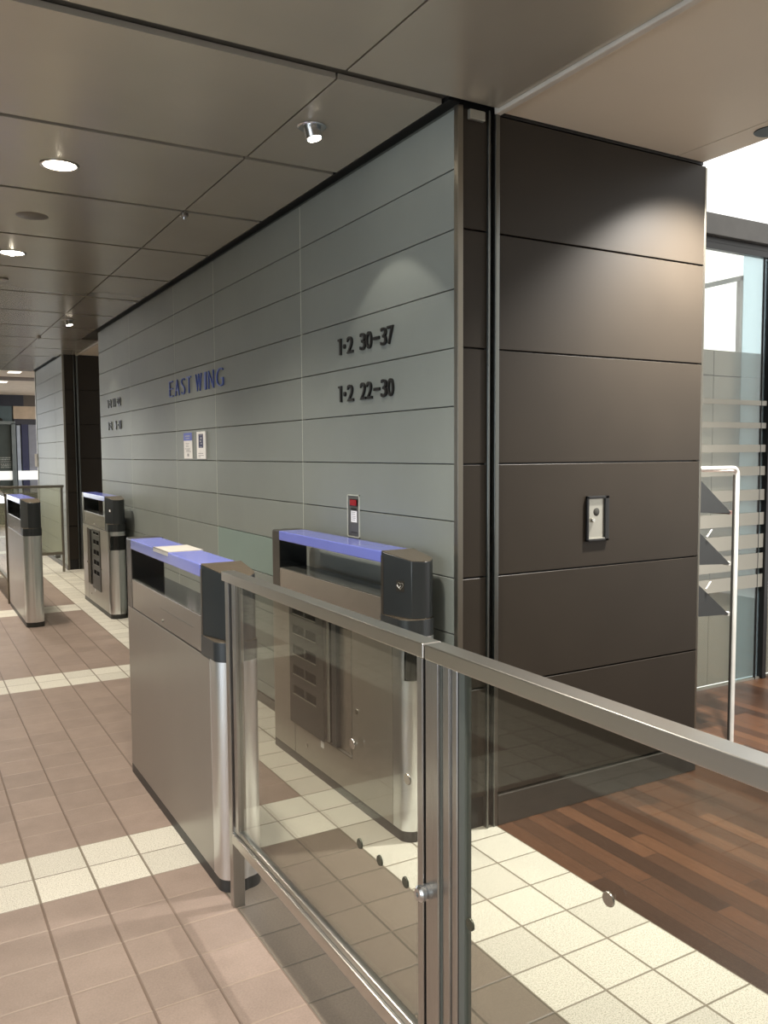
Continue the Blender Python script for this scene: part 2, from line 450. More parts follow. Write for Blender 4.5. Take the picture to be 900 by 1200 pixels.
mb = MB(); mb.box(-5.1,-5,-4,3.4,0,.3); mb.box(-5.1,-5,-4,3.4,2.6,3); mb.box(-5.1,-5,-4,-3.3,.3,2.6)
struct(mb.build('wall_west_window', M['beigewall']))
# left lobby ceiling and enclosing walls
mb = MB(); mb.box(-5, -3.2, -4, 20, HC, HC+.05)
struct(mb.build('ceiling_left_lobby', M['cream']))
for nm, b6 in (('wall_west_end', (-5.1,-5,3.4,20,0,3)), ('wall_behind', (-5,7.6,-4.1,-4,0,4.4)),
               ('wall_lobby_far_end', (4.9,5.0,9.18,11.6,0,3))):
    mb = MB(); mb.box(*b6); struct(mb.build(nm, M['beigewall']))

# ------------------------------------------------------------------ right: glazed front with frosted stripes
YG = 3.51
mb = MB()
for a, b_ in ((3.2,4.427), (4.432,5.6), (5.605,7.5)):
    for c, d in ((.0,1.968), (1.974,2.13)):
        mb.box(a, b_, YG+.06, YG+.09, c, d)
struct(mb.build('wall_stone', M['stone'], bevel=.0015, seg=1))
mb = MB(); mb.box(3.2, 7.5, YG+.09, YG+.10, 0, 2.12)
struct(mb.build('wall_stone_backing', M['jointdark']))
mb = MB(); mb.box(3.2, 7.6, YG-.05, YG+.11, 2.795, 2.92); 
struct(mb.build('trim_glazing_beam', M['beam'], bevel=.004))
mb = MB(); mb.box(3.2, 7.6, YG-.02, YG+.02, 2.72, 2.76); mb.box(3.2, 7.6, YG-.01, YG+.05, 2.76, 2.795)
struct(mb.build('trim_glazing_head_rail', M['black'], bevel=.003))
mb = MB(); mb.box(3.2, 4.80, YG-.004, YG+.004, .008, 2.72)
w1 = struct(mb.build('window_1', M['doorglass']))
mb = MB(); mb.box(4.64, 4.862, YG+.016, YG+.024, .008, 2.72)
struct(mb.build('window_2', glassmat('blue_pane_glass', (.80,.90,.95), 1.5, 1.0, 0, .22, (.50,.62,.68))))
mb = MB(); mb.box(4.866, 4.905, YG-.02, YG+.03, 0, 2.72); mb.box(4.808, 4.815, YG-.008, YG+.008, 0, 2.72)
struct(mb.build('window_frame', M['black'], bevel=.002))
mb = MB(); mb.box(3.2, 4.86, YG-.005, YG+.02, 0, .012)
struct(mb.build('trim_glazing_sill', M['satin']))
mb = MB(); mb.box(4.92, 7.5, YG-.004, YG+.004, .008, 2.72)
struct(mb.build('window_3', M['doorglass']))
stz = [(1.806,.031),(1.662,.036),(1.516,.047),(1.372,.058),(1.217,.07),(1.062,.08),(.917,.09),(.787,.10),(.655,.085)]
mb = MB()
for z, h in stz: mb.box(3.2, 4.862, YG-.0065, YG-.0045, z-h/2, z+h/2)
struct(mb.build('trim_frosted_stripes', glassmat('frost_film', (.6,.6,.55), 1.3, .2, .3, .42, (.75,.73,.66))))
# diagonal bridge edge seen through the glazing, and sunlit facade beyond
mb = MB(); mb._add([(4.3,3.75,2.488),(4.93,3.75,2.64),(4.93,3.75,2.672),(4.3,3.75,2.52),(4.3,3.78,2.488),(4.93,3.78,2.64),(4.93,3.78,2.672),(4.3,3.78,2.52)],
     [(0,3,2,1),(4,5,6,7),(0,1,5,4),(1,2,6,5),(2,3,7,6),(3,0,4,7)])
mb.box(4.90, 4.93, 3.75, 3.78, 0, 2.66)
tag(mb.build('bridge_beam', simple('pale_beam', (.55,.52,.5), .6)), 'pale slanting beam seen high through the glazing on the right', 'beam')

# ------------------------------------------------------------------ far background
YE = 20.0
mb = MB(); mb.box(-5, 3.4, 14.06, 15.4, 2.81, 2.85); mb.box(-5, 3.4, 16.0, YE, 2.81, 2.85)
mb.box(-5, 3.4, 14.03, 14.06, 2.79, 2.85)
struct(mb.build('ceiling_far_cream', simple('cream_ceiling', (.72,.62,.5), .6)))
mb = MB(); mb.box(-5, 3.4, 15.4, 16.0, 2.80, 2.86)
struct(mb.build('trim_ceiling_beam', simple('far_beam', (.16,.12,.09), .5)))
def flat(name, x0, x1, z0, z1, c, y=YE, t=.03, rough=.5, em=0):
    mb = MB(); mb.box(x0, x1, y-t, y, z0, z1)
    mt = simple(name+'_paint', c, rough) if not em else emis(name+'_paint', c, em)
    return struct(mb.build(name, mt))
flat('wall_end', -5, 3.4, 0, 3.1, (.25,.26,.27), YE+.1)
flat('trim_end_navy_soffit', -5, 2.36, 2.57, 2.84, (.035,.038,.055), t=.06)
flat('trim_end_brown_soffit', 2.36, 3.3, 2.57, 3.05, (.12,.10,.085), t=.06)
flat('wall_end_teal', -5, 2.12, 2.22, 2.57, (.105,.15,.165), t=.05)
flat('wall_end_beige', 2.15, 3.3, 2.29, 2.57, (.62,.49,.36), t=.05)
flat('trim_end_dark', 2.15, 3.3, 2.17, 2.29, (.06,.06,.075), t=.06)  # dark strip below the beige band
flat('wall_end_pale', 2.44, 3.3, 0, 2.17, (.30,.31,.36), t=.05)
flat('trim_end_navy_column', 2.30, 2.43, 0, 2.17, (.05,.055,.12), t=.07)
flat('trim_end_white_jamb', 2.2, 2.27, 0, 2.15, (.50,.56,.66), t=.08)
dr = flat('door_1', -1.0, 2.085, 0, 2.17, (.085,.105,.10), t=.04)
mb = MB(); mb.box(2.09, 2.17, YE-.12, YE-.02, 0, 2.2); mb.box(-1.0, 2.17, YE-.12, YE-.02, 2.17, 2.24)
f = mb.build('door_frame', simple('aluminium', (.30,.34,.35), .35, .5), bevel=.004); f.parent = dr
mb = MB(); mb.box(-1.0, 2.085, YE-.07, YE-.045, .965, 1.16)
f = mb.build('frosted_band', emis('frost_glow', (.95,.95,.9), .75)); f.parent = dr  # whiteness comes from added emission; the band is no lamp
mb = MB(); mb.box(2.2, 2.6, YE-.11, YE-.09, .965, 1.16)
f = mb.build('frosted_band', bpy.data.materials['frost_glow']); f.parent = dr
# small unreadable lettering on the far glass door
mb = MB(); rr = random.Random(3)
for z, h in ((1.45,.022),(1.41,.028),(1.36,.02),(1.31,.022),(1.275,.02),(1.24,.02)):
    x = 1.86
    while x < 2.06:
        w = rr.uniform(.008,.02); mb.box(x, x+w, YE-.046, YE-.042, z-h/2, z+h/2); x += w+rr.uniform(.005,.014)
f = mb.build('door_lettering', simple('far_letter_white', (.62,.66,.62), .5)); f.parent = dr
mb = MB(); mb.lathe([(.001,-.06),(.07,-.055),(.075,-.03),(.075,0)], (1.86, YE-.06, 2.24), axis='Y')
tag(mb.build('wall_clock', M['black']), 'black round disc mounted above the far glass door at the left edge', 'disc')
e = empty('waiting_bench', (1.45, 17.2, 0), 'low grey bench standing behind the far glass railing', 'bench')
for (nm, b6) in (('seat', (0,.85,-.25,.25,.36,.42)), ('backrest', (0,.85,.2,.26,.42,.78)), ('leg', (.04,.09,-.22,.22,0,.36)), ('leg', (.76,.81,-.22,.22,0,.36))):
    mb = MB(); mb.box(*b6); mb.build(nm, simple('bench_grey', (.07,.08,.085), .5), e, bevel=.01)
mb = MB(); mb.box(0,.035,0,.02,0,.2); mb.box(.004,.031,-.006,0,.12,.17); mb.box(.004,.031,-.006,0,.03,.08)
o = mb.build('switch_plate', M['paper'], bevel=.002, loc=(1.795, 14.02, 1.32))
tag(o, 'small white switch plate on the edge of the far pale pillar', 'switch')

# ------------------------------------------------------------------ gates
W = .15
def collar_plan(front=0.0, n=9):
    """plan outline with rounded near end: straight sides, bulging nose"""
    pts = [(0, 1.30), (0, .075+front)]
    r = .058
    for k in range(1, n):
        t = k/(n)*PI/2; pts.append((r - r*math.cos(t), .063+front - (.050)*math.sin(t)))
    for k in range(n+1):
        t = k/n; x = r + t*(W-2*r); pts.append((x, front+.013-.006*math.sin(PI*t)))
    for k in range(1, n):
        t = (1-k/n)*PI/2; pts.append((W - r + r*math.cos(t), .063+front - (.050)*math.sin(t)))
    pts += [(W, .075+front), (W, 1.30)]
    return pts
def far_round(pts, y1, r=.035):
    """replace the two far corners by rounded ones"""
    p = [q for q in pts if q[1] < 1.2]
    far = []
    for k in range(7):
        t = k/6*PI/2; far.append((W - r + r*math.cos(t), y1 - r + r*math.sin(t)))
    for k in range(7):
        t = PI/2 + k/6*PI/2; far.append((r + r*math.cos(t), y1 - r + r*math.sin(t)))
    return p + far
def rect_plan(x0, x1, y0, y1): return [(x0,y0),(x1,y0),(x1,y1),(x0,y1)]

def make_gate(label, loc, flap, window, rev=False):
    """local frame: near end at y=0, far end y=1.34, left face x=0"""
    g = empty('ticket_gate', loc, label, 'ticket gate', 'ticket gates in the passage')
    L = 1.34
    base = far_round(collar_plan(), L, .03)
    MB().prism(base, 0, .042, True).build('kick_plate', M['kick'], g)
    # brushed rounded end column
    colp = [p for p in collar_plan() if p[1] < 1.2]
    colp = [(0, .110)] + colp[0:1] + colp[1:-1] + [colp[-1], (W, .110)]
    cm = MB()
    if window:
        inner = [(x + (.010 if x < W/2 else -.010)*(1 if y > .06 else .6), y+.010) for x, y in colp]
        cm.prism(colp, .042, .632, True); cm.prism(colp, .762, .80, True)
        # only the outer-left sliver remains metal beside the window
        sl = [p for p in colp if p[0] < .012]
        sl = sl + [(.02, sl[-1][1]+.01), (.02, .110)]
        cm.prism(sl, .632, .762, True)
    else:
        cm.prism(colp, .042, .80, True)
    colo = cm.build('end_column', M['column'], g)
    if window:
        inner = [p for p in colp if p[0] > .011]
        inner = [(.0205, .11)] + inner
        wn = MB().prism([(x, y+.002) for x, y in inner], .633, .761, True).build('sensor_window', M['gloss'], g)
    # body
    bm_ = MB()
    if not flap:
        bm_.prism([(0,.113),(W,.113)] + [p for p in far_round([(0,.1)], L, .03)][1:], .042, .795)
        bo = bm_.build('body', M['body'], g, bevel=.0015, seg=1)
    else:
        fy0, fy1, fz0, fz1 = .455, 1.09, .20, .765
        bm_.box(0, W, .113, fy0, .042, .795); bm_.box(0, W, fy0, fy1, .042, fz0); bm_.box(0, W, fy0, fy1, fz1, .795)
        bm_.prism([(0,fy1),(W,fy1)] + [p for p in far_round([(0,.1)], L, .03)][1:], .042, .795)
        bm_.box(W-.01, W, fy0, fy1, fz0, fz1)
        bo = bm_.build('body', M['body'], g)
        rc = MB(); rc.box(.012, .02, fy0+.001, fy1-.001, fz0+.001, fz1-.001); rc.build('recess_panel', M['bodyup'], g)
        # slotted flap
        mr = (lambda y: 1.545-y) if rev else (lambda y: y)      # the far gate carries its flap at the near side of the recess
        def bx(m, xa, xb, ya, yb, za, zb): return m.box(xa, xb, min(mr(ya),mr(yb)), max(mr(ya),mr(yb)), za, zb)
        fl = MB(); y0, y1, t = .72, 1.10, .030
        zs = [.195,.33,.385,.435,.49,.54,.59,.655,.70,.74,.765]
        slots = [(.335,.378),(.432,.478),(.530,.578),(.632,.676),(.728,.752)]
        z = .19
        edge = (.80,.915,.932,1.06)
        for a, b_ in slots + [(.80,.80)]:
            top = min(a, .775)
            if top > z: bx(fl, -.006, t, y0, y1, z, top)
            if a < .79:
                bx(fl, -.006, t, y0, edge[0], a, b_); bx(fl, -.006, t, edge[1], edge[2], a, b_); bx(fl, -.006, t, edge[3], y1, a, b_)
            z = b_
        fo = fl.build('gate_flap', M['flap'], g)
        sb = MB()
        for a, b_ in slots:
            bx(sb, .001, .006, edge[0]+.0005, edge[3]-.0005, a+.0005, b_-.0005)
        sb.build('slot_shadow', M['matteblack'], fo)
        sl = MB()
        for a, b_ in slots: bx(sl, -.0078, -.006, edge[0], edge[3], a-.002, a+.001)
        sl.build('slot_lip', M['satin'], fo)
        ps = MB(); bx(ps, -.008, .012, .585, .635, .205, .765); ps.build('guide_post', M['head'], g, bevel=.003)
        ps = MB(); ps.cyl((-.012,mr(.655),.215), (-.012,mr(.655),.765), .008); ps.build('hinge_rod', M['steelv'], g)
        ps = MB(); bx(ps, -.006, .012, .66, .72, .205, .765); ps.build('guide_post', M['gloss'], g, bevel=.003)
        kh = MB(); kh.lathe([(.012,0),(.012,-.004),(.008,-.006),(.001,-.006)], (0,.41,.415), axis='X'); kh.build('key_lock', M['disc'], g)
        kh = MB(); kh.lathe([(.009,0),(.009,-.004),(.006,-.005),(.001,-.005)], (0,1.10,.415), axis='X'); kh.build('key_lock', M['disc'], g)
        kh = MB(); kh.lathe([(.009,0),(.009,-.004),(.006,-.005),(.001,-.005)], (0,.915,.115), axis='X'); kh.build('key_lock', M['disc'], g)
        mb = MB(); mb.box(-.0012, 0, .735, .765, .155, .185); mb.build('inspection_sticker', M['paper'], g)
        mb = MB(); mb.box(-.0008, .001, .454, .457, .2, .795); mb.box(-.0008, .001, 1.055, 1.058, .042, .2); mb.box(-.0012,.001,.456,.86,.196,.199)
        mb.build('panel_seam', M['jointdark'], g)
    # dark seam between lower body and upper beam
    MB().prism(rect_plan(.003, W-.003, .113, L-.004), .795, .802).build('seam_strip', M['black'], g)
    # upper side beam (long solid rail under the opening)
    ub = MB(); ub.box(.001, W-.001, .20, 1.225, .802, .931)
    uo = ub.build('upper_beam', M['bodyup'], g, bevel=.002)
    MB().box(.006, W-.006, .20, 1.225, .931, .9335).build('glossy_deck', M['glossgrey'], uo)
    if not flap:
        MB().box(0, .0014, .29, .74, .8745, .8755).build('hatch_line', M['jointdark'], uo)
    mb = MB(); mb.lathe([(.0055,0),(.0055,-.003),(.003,-.005),(.001,-.005)], (.001,.71,.828), axis='X'); mb.build('latch_button', M['satin'], uo)
    # far post
    fp = MB(); fpl = [(.0,1.225),(W,1.225)] + far_round([(0,.1)], L, .03)[1:]
    fp.loft([[(x,y,.80) for x,y in fpl], [(x,y,1.108) for x,y in fpl], [(x*(.97)+.002,y-.004,1.115) for x,y in fpl]])
    po = fp.build('far_post', M['headside'], g)
    MB().box(.004, W-.004, 1.2225, 1.2252, .9335, 1.068).build('inner_face', M['gloss'], po)
    # near collar
    cp = [p for p in collar_plan(-.002)]; cp = [(-.0015 if x < .001 else (W+.0015 if x > W-.001 else x), (.20 if y > 1.2 else y)) for x, y in cp]
    cl = MB().prism(cp, .80, .866, True); co = cl.build('reader_collar', M['head'], g)
    MB().prism([(x*.985+.001, y+.001) for x, y in cp], .8655, .8675).build('collar_top', M['headtop'], co)
    # reader head: flat reader face running in towards a rounded nose, top sloping down to the nose
    pl = [(0,.195), (0,.176), (.041,.034)]
    for k in range(1, 9):
        t = k/8*PI/2; pl.append((.041 + .030*math.sin(t)*1.0 + .02*k/8, .034 - .018*math.sin(t)))
    for k in range(1, 9):
        t = k/8*PI/2; pl.append((W-.055+.055*math.sin(t), .016+.055*(1-math.cos(t))))
    pl += [(W, .13), (W, .195)]
    def zt(y): return 1.086 + (1.1155-1.086)*min(1, max(0, (y-.016)/.179))
    top = [(x, y, zt(y)) for x, y in pl]
    hd = MB(); hd.loft([[(x, y, .8675) for x, y in pl], top], True)
    ho = hd.build('card_reader_head', M['head'], g, bevel=.0025)
    ct = [(x, y, z+.0006) for x, y, z in top]
    cx = .08; cy = .11
    ct = [(cx+(x-cx)*.985, cy+(y-cy)*.985, z) for x, y, z in ct]
    tp = MB(); tp.loft([ct, [(x, y, z+.0022) for x, y, z in ct]]); tp.build('head_top', M['headtop'], ho)
    # vertical dark side strip of the head
    st = MB(); st.box(-.0016, .002, .178, .1955, .868, 1.10); st.build('side_strip', M['headside'], ho)
    # purple top bar
    pb = MB(); pb.box(-.002, .137, .196, 1.2255, 1.070, 1.1165); pbo = pb.build('top_bar', M['purple'], g, bevel=.004)
    return g
NEARY, FARY = 2.657, 7.79
g1 = make_gate('low steel ticket gate with cream strip on its purple bar, nearest, touching the glass railing', (.892, NEARY, 0), False, False)
sb = MB(); y0, y1 = .60, .815
sb.box(-.0045, .1395, y0, y1, 1.1168, 1.1190); sb.box(-.0045, -.0022, y0, y1, 1.102, 1.1190)
bar = [c for c in g1.children if c.name.startswith('top_bar')][0]
sb.build('cream_strip', M['strip'], bar)['label'] = 'cream coloured strip'
g2 = make_gate('ticket gate with slotted flap panel and heart mark, seen behind the near glass railing', (1.620, NEARY, 0), True, True)
# heart mark on a faint square on the reader side of g2
hm = [c for c in g2.children if c.name.startswith('card_reader_head')][0]
def side_point(y, z):       # on the leaning left face
    return (-.0022, y, z)
# local frame of the slanted face: origin (0,.176), direction to (.041,.034)
FD = Vector((.041,-.142,0)).normalized(); FNn = Vector((-.142,-.041,0)).normalized()
def face(u, z, out): p = Vector((0,.176,0)) + FD*u + FNn*out; return (p.x, p.y, z)
def facebox(m, u0, u1, z0, z1, o0, o1):
    v = [face(u0,z0,o0),face(u1,z0,o0),face(u1,z0,o1),face(u0,z0,o1),face(u0,z1,o0),face(u1,z1,o0),face(u1,z1,o1),face(u0,z1,o1)]
    m._add(v, [(0,3,2,1),(4,5,6,7),(0,1,5,4),(1,2,6,5),(2,3,7,6),(3,0,4,7)]); return m
def heart(parent, uc, zc, s):
    pts = []
    for k in range(25):
        t = 2*PI*k/24
        pts.append(face(uc + s*.0625*16*math.sin(t)**3, zc + s*.0625*(13*math.cos(t)-5*math.cos(2*t)-2*math.cos(3*t)-math.cos(4*t)), .0016))
    return MB().tube(pts, .0009, 6).build('heart_mark', M['satin'], parent)
g3 = make_gate('far ticket gate standing beside the grey wall, silver column with black window', (1.606, FARY, 0), True, True, True)
g4 = make_gate('far ticket gate at the left picture edge with bright silver column', (.888, FARY, 0), False, False)
for gg, s_ in ((g2, .016), (g3, .020)):
    h_ = [c for c in gg.children if c.name.startswith('card_reader_head')][0]
    q = facebox(MB(), .068, .110, .968, 1.010, .0003, .0012).build('mark_plate', M['headside'], h_)
    if gg is g2:
        heart(h_, .090, .991, .015)
        MB().tube([face(.073,.992,.002), face(.084,.981,.002), face(.091,.990,.002)], .0012, 6).build('tick_mark', M['paper'], h_)
    else:
        facebox(MB(), .078, .102, .978, 1.000, .0013, .003).build('round_mark', M['paper'], h_, bevel=.001)

# ------------------------------------------------------------------ glass railings
RX0, RX1, RZ = .892, .937, 1.118
def disc(parent, y, z, dark=False, x=.909, r=.0125):
    d = MB(); d.lathe([(.001,-.0035),(r*.92,-.0035),(r,-.002),(r,0)], (x,y,z), axis='X')
    return d.build('glass_disc', M['discdark'] if dark else M['disc'], parent)
def rail_along_y(label, y0, y1, posts, frames, bottom=True, near=True):
    r = empty('glass_railing', (0, 0, 0), label, 'railing', 'glass railings by the ticket gates')
    MB().box(RX0, RX1, y0, y1, RZ-.031, RZ).build('handrail', M['steel'], r, bevel=.0025)
    for a, b_ in posts:
        MB().box(RX0+.002, RX1-.002, a, b_, 0, RZ-.031).build('post', M['steelv'], r, bevel=.002)
    for a, b_ in frames:
        MB().box(RX0+.008, RX1-.008, a, b_, .26, RZ-.031).build('frame_bead', M['steelv'], r, bevel=.002)
    a, b_ = min(p[1] for p in posts), max(p[0] for p in posts)
    MB().box(RX0, RX1-.004, a, b_, .222, .258).build('bottom_rail', M['steel'], r, bevel=.003)
    MB().box(RX0+.010, RX1-.014, a, b_, .258, .276).build('glazing_bead', M['steel'], r, bevel=.003)
    fa, fb = min(f[1] for f in frames), max(f[0] for f in frames)
    MB().box(.910, .920, fa, fb, .276, RZ-.033).build('glass_pane', M['glass'], r)
    return r
r1 = rail_along_y('glass railing panel joined to the nearest ticket gate', 1.403, 2.632, [(1.408,1.430),(2.575,2.606)], [(1.4302,1.440),(2.532,2.560)])
MB().box(RX0+.012, RX1-.012, 2.560, 2.575, .26, RZ-.032).build('dark_gap', M['black'], r1)
MB().box(RX0+.006, RX1-.006, 1.3985, 1.4075, .0, RZ-.002).build('dark_gap', M['matteblack'], r1)
disc(r1, 1.743, .807); disc(r1, 1.490, .807)
for y in (1.709, 1.613, 1.50): disc(r1, y, .575, True)
r2 = rail_along_y('glass railing panel running to the lower right corner of the photo', -.6, 1.398, [(1.352,1.398),(-.6,-.56)], [(1.322,1.345),(-.53,-.50)])
MB().box(RX0+.008, RX1-.010, 1.345, 1.352, .0, RZ-.032).build('dark_gap', M['jointdark'], r2)  # dark infill standing in for the shade in the recess beside the post
MB().box(RX0+.012, RX1-.012, 1.299, 1.322, .26, RZ-.032).build('frame_bead', M['steelv'], r2, bevel=.004)
MB().box(RX0+.013, RX1-.013, 1.296, 1.299, .26, RZ-.032).build('gasket', M['black'], r2)
MB().box(RX0+.013, RX1-.016, 1.277, 1.296, .26, RZ-.032).build('glass_edge', M['bead'], r2)
disc(r2, .903, .820, False, .909, .012); disc(r2, 1.262, .60, True)
kb = MB(); kb.lathe([(.006,0),(.008,.001),(.016,.001),(.016,.012),(.013,.013),(.013,.017),(.017,.018),(.015,.026),(.006,.027)][::-1], (RX0-.0, 1.386, .612), axis='X')
kb.bm.free()
kb = MB(); kb.lathe([(.001,.0),(.016,.0),(.016,-.010),(.0125,-.011),(.0125,-.015),(.0165,-.016),(.0165,-.023),(.012,-.028),(.005,-.028),(.005,-.025),(.001,-.025)], (RX0+.0022, 1.386, .612), axis='X')
kb.build('lock_knob', M['silver'], r2)

# far railings
rf = empty('glass_railing', (0,0,0), 'far glass railing standing across the passage beside the pale pillar', 'railing', 'glass railings by the ticket gates')
YF = 11.37
MB().box(.80, 1.785, YF-.022, YF+.022, 1.085, 1.118).build('handrail', M['trim'], rf, bevel=.003)
MB().box(.80, 1.75, YF-.02, YF+.018, .225, .262).build('bottom_rail', M['trim'], rf, bevel=.003)
for a in (1.745, .80):
    MB().box(a, a+.028, YF-.02, YF+.02, 0, 1.085).build('post', M['trim'], rf, bevel=.003)
MB().box(1.476, 1.484, YF-.008, YF+.008, .262, 1.085).build('pane_joint', M['satin'], rf)
MB().box(.83, 1.745, YF-.005, YF+.005, .262, 1.085).build('glass_pane', M['farglass'], rf)
MB().box(1.66, 1.72, YF-.03, YF-.0, .185, .222).build('lock_box', M['trimdark'], rf, bevel=.003)
rg = empty('glass_railing', (0,0,0), 'far glass railing continuing behind the leftmost ticket gate', 'railing', 'glass railings by the ticket gates')
for nm, b6, mt in (('handrail', (.775,.819,9.19,11.345,1.085,1.118), 'trim'), ('bottom_rail', (.778,.815,9.22,11.345,.225,.26), 'trim'),
                   ('post', (.779,.815,9.19,9.22,0,1.085), 'trim'), ('glass_pane', (.792,.802,9.22,11.34,.26,1.085), 'farglass')):
    b6 = list(b6); b6[0] += .1; b6[1] += .1
    if nm != 'post': b6[3] = 11.33
    MB().box(*b6).build(nm, M[mt], rg, bevel=.002 if mt == 'trim' else 0)

# ------------------------------------------------------------------ wall lettering
GL = {}
def glyph(ch, bold=.02):
    if ch in GL: return GL[ch]
    cu = bpy.data.curves.new('glyph', 'FONT'); cu.body = ch; cu.size = 1; cu.extrude = .5; cu.offset = bold; cu.resolution_u = 4
    o = bpy.data.objects.new('glyph', cu); col.objects.link(o)
    dg = bpy.context.evaluated_depsgraph_get(); me = bpy.data.meshes.new_from_object(o.evaluated_get(dg))
    vs = [v.co.copy() for v in me.vertices]; fs = [tuple(p.vertices) for p in me.polygons]
    bpy.data.objects.remove(o); bpy.data.curves.remove(cu); bpy.data.meshes.remove(me)
    GL[ch] = (vs, fs); return GL[ch]
def letter(ch, ya, yb, z0, z1, mat, parent, depth=.009, X=XA, bold=.01):
    """character spanning wall y from ya (left) to yb (right)"""
    if ch == '·': 
        r = abs(ya-yb)/2
        return MB().lathe([(.001,-depth),(r*.9,-depth),(r,0)], (X, (ya+yb)/2, (z0+z1)/2-.002), axis='X').build('character', mat, parent)
    if ch == '–':
        zc = (z0+z1)/2; return MB().box(X-depth, X, min(ya,yb), max(ya,yb), zc-.007, zc+.007).build('character', mat, parent, bevel=.001)
    if ch == '1':
        w = ya-yb; h = z1-z0
        # stem with a short flag, no foot
        p = [(0,.86),(0,.99),(1,1.0),(1,0),(.5,0),(.5,.86)]
        pts = [(ya-u*w, z0+v*h) for u, v in p]
        return MB().loft([[(X-depth,y,z) for y,z in pts], [(X,y,z) for y,z in pts]]).build('character', mat, parent)
    vs, fs = glyph(ch, bold)
    x0 = min(v.x for v in vs); x1 = max(v.x for v in vs); a0 = min(v.y for v in vs); a1 = max(v.y for v in vs)
    m = MB()
    if x1-x0 < 1e-6: return
    m._add([(X-depth*.5-v.z*depth, ya+(v.x-x0)/(x1-x0)*(yb-ya), z0+(v.y-a0)/(a1-a0)*(z1-z0)) for v in vs], fs)
    return m.build('character', mat, parent)
def sign(label, text, spans, z0, z1, mat, cat='sign', bold=.008, depth=.009):
    e = empty('wall_lettering', (XA, spans[0][0], z0), label, cat)
    mt = []
    for ch, (a, b_) in zip(text, spans):
        o = letter(ch, a, b_, z0, z1, mat, None, depth, bold=bold)
        o.parent = e; o.matrix_parent_inverse = Matrix.Translation(e.location).inverted()
    return e
sp = [(3.622,3.591),(3.570,3.547),(3.530,3.470),(3.402,3.350),(3.343,3.291),(3.276,3.223),(3.211,3.160),(3.153,3.103)]
sign('raised black numerals 1·2 30–37 on the grey wall, upper right line', '1·230–37', sp, 1.965, 2.042, M['blackletter'])
sign('raised black numerals 1·2 22–30 on the grey wall, lower right line', '1·222–30', sp, 1.743, 1.820, M['blackletter'])
def lerp(a0, a1, s): return [(a0+(3.622-p)/(3.622-3.103)*(a1-a0), a0+(3.622-q)/(3.622-3.103)*(a1-a0)) for p, q in s]
s2 = [(sp[0]), (sp[1]), (sp[2]), (3.402,3.376), (3.343,3.312), (3.276,3.223), (3.211,3.160), (3.153,3.103)]
sign('raised black numerals 1·2 11–22 far left on the grey wall, upper line', '1·211–22', lerp(8.80, 8.225, s2), 1.968, 2.050, M['blackletter'], bold=.04)
s3 = [sp[0], sp[1], sp[2], (3.35,3.285), (3.262,3.215), (3.19,3.160), (3.135,3.105)]
sign('raised black numerals 1·2 4–11 far left on the grey wall, lower line', '1·24–11', lerp(8.80, 8.225, s3), 1.747, 1.829, M['blackletter'], bold=.04)
ew = [(6.544,6.439),(6.383,6.275),(6.219,6.13),(6.078,5.979),(5.867,5.735),(5.664,5.630),(5.582,5.473),(5.415,5.279)]
sign('raised blue capitals EAST WING on the grey wall', 'EASTWING', ew, 1.943, 2.063, M['blueletter'], bold=-.02, depth=.008)

# ------------------------------------------------------------------ notices on the wall
def pbox(mb, x0, x1, ya, yb, z0, z1): mb.box(x0, x1, min(ya,yb), max(ya,yb), z0, z1)
n1 = empty('wall_notice', (XA, 6.08, 1.56), 'white paper notice with blue header, left of the pair on the grey wall', 'notice')
def part(parent, name, mat, *boxes, bevel=0):
    m = MB()
    for b_ in boxes: pbox(m, *b_)
    o = m.build(name, mat, None, bevel=bevel); o.parent = parent
    o.matrix_parent_inverse = Matrix.Translation(parent.location).inverted(); return o
part(n1, 'sheet', M['paper'], (XA-.004, XA-.0005, 6.188, 5.982, 1.468, 1.657))
part(n1, 'header', M['blueink'], (XA-.005, XA-.0042, 6.188, 5.982, 1.600, 1.657))
rows = []
rr = random.Random(5)
for z in (1.578,1.566,1.554,1.538,1.528,1.518): rows.append((XA-.0048, XA-.0042, 6.16-rr.uniform(0,.03), 6.01+rr.uniform(0,.06), z, z+.0045))
rows.append((XA-.0048, XA-.0042, 6.105, 6.065, 1.485, 1.505))
part(n1, 'text_lines', M['greyink'], *rows)
part(n1, 'header_text', M['greyink'], (XA-.0056, XA-.0052, 6.15, 6.03, 1.630, 1.637), (XA-.0056, XA-.0052, 6.135, 6.04, 1.613, 1.619))
n2 = empty('wall_notice', (XA, 5.75, 1.56), 'white paper notice with dark navy picture, right of the pair on the grey wall', 'notice')
part(n2, 'sheet', M['paper'], (XA-.010, XA-.0005, 5.855, 5.655, 1.468, 1.658))
part(n2, 'picture', M['navyink'], (XA-.0112, XA-.0102, 5.808, 5.708, 1.545, 1.641))
part(n2, 'picture_text', M['greyink'], (XA-.0118, XA-.0114, 5.79, 5.725, 1.631, 1.635), (XA-.0118, XA-.0114, 5.765, 5.735, 1.605, 1.618), (XA-.0118, XA-.0114, 5.78, 5.745, 1.587, 1.596), (XA-.0118, XA-.0114, 5.76, 5.73, 1.570, 1.577), (XA-.0118, XA-.0114, 5.79, 5.725, 1.549, 1.553))
part(n2, 'text_lines', M['greyink'], (XA-.0108, XA-.0102, 5.82, 5.71, 1.503, 1.508), (XA-.0108, XA-.0102, 5.82, 5.70, 1.490, 1.494), (XA-.0108, XA-.0102, 5.82, 5.77, 1.480, 1.484))

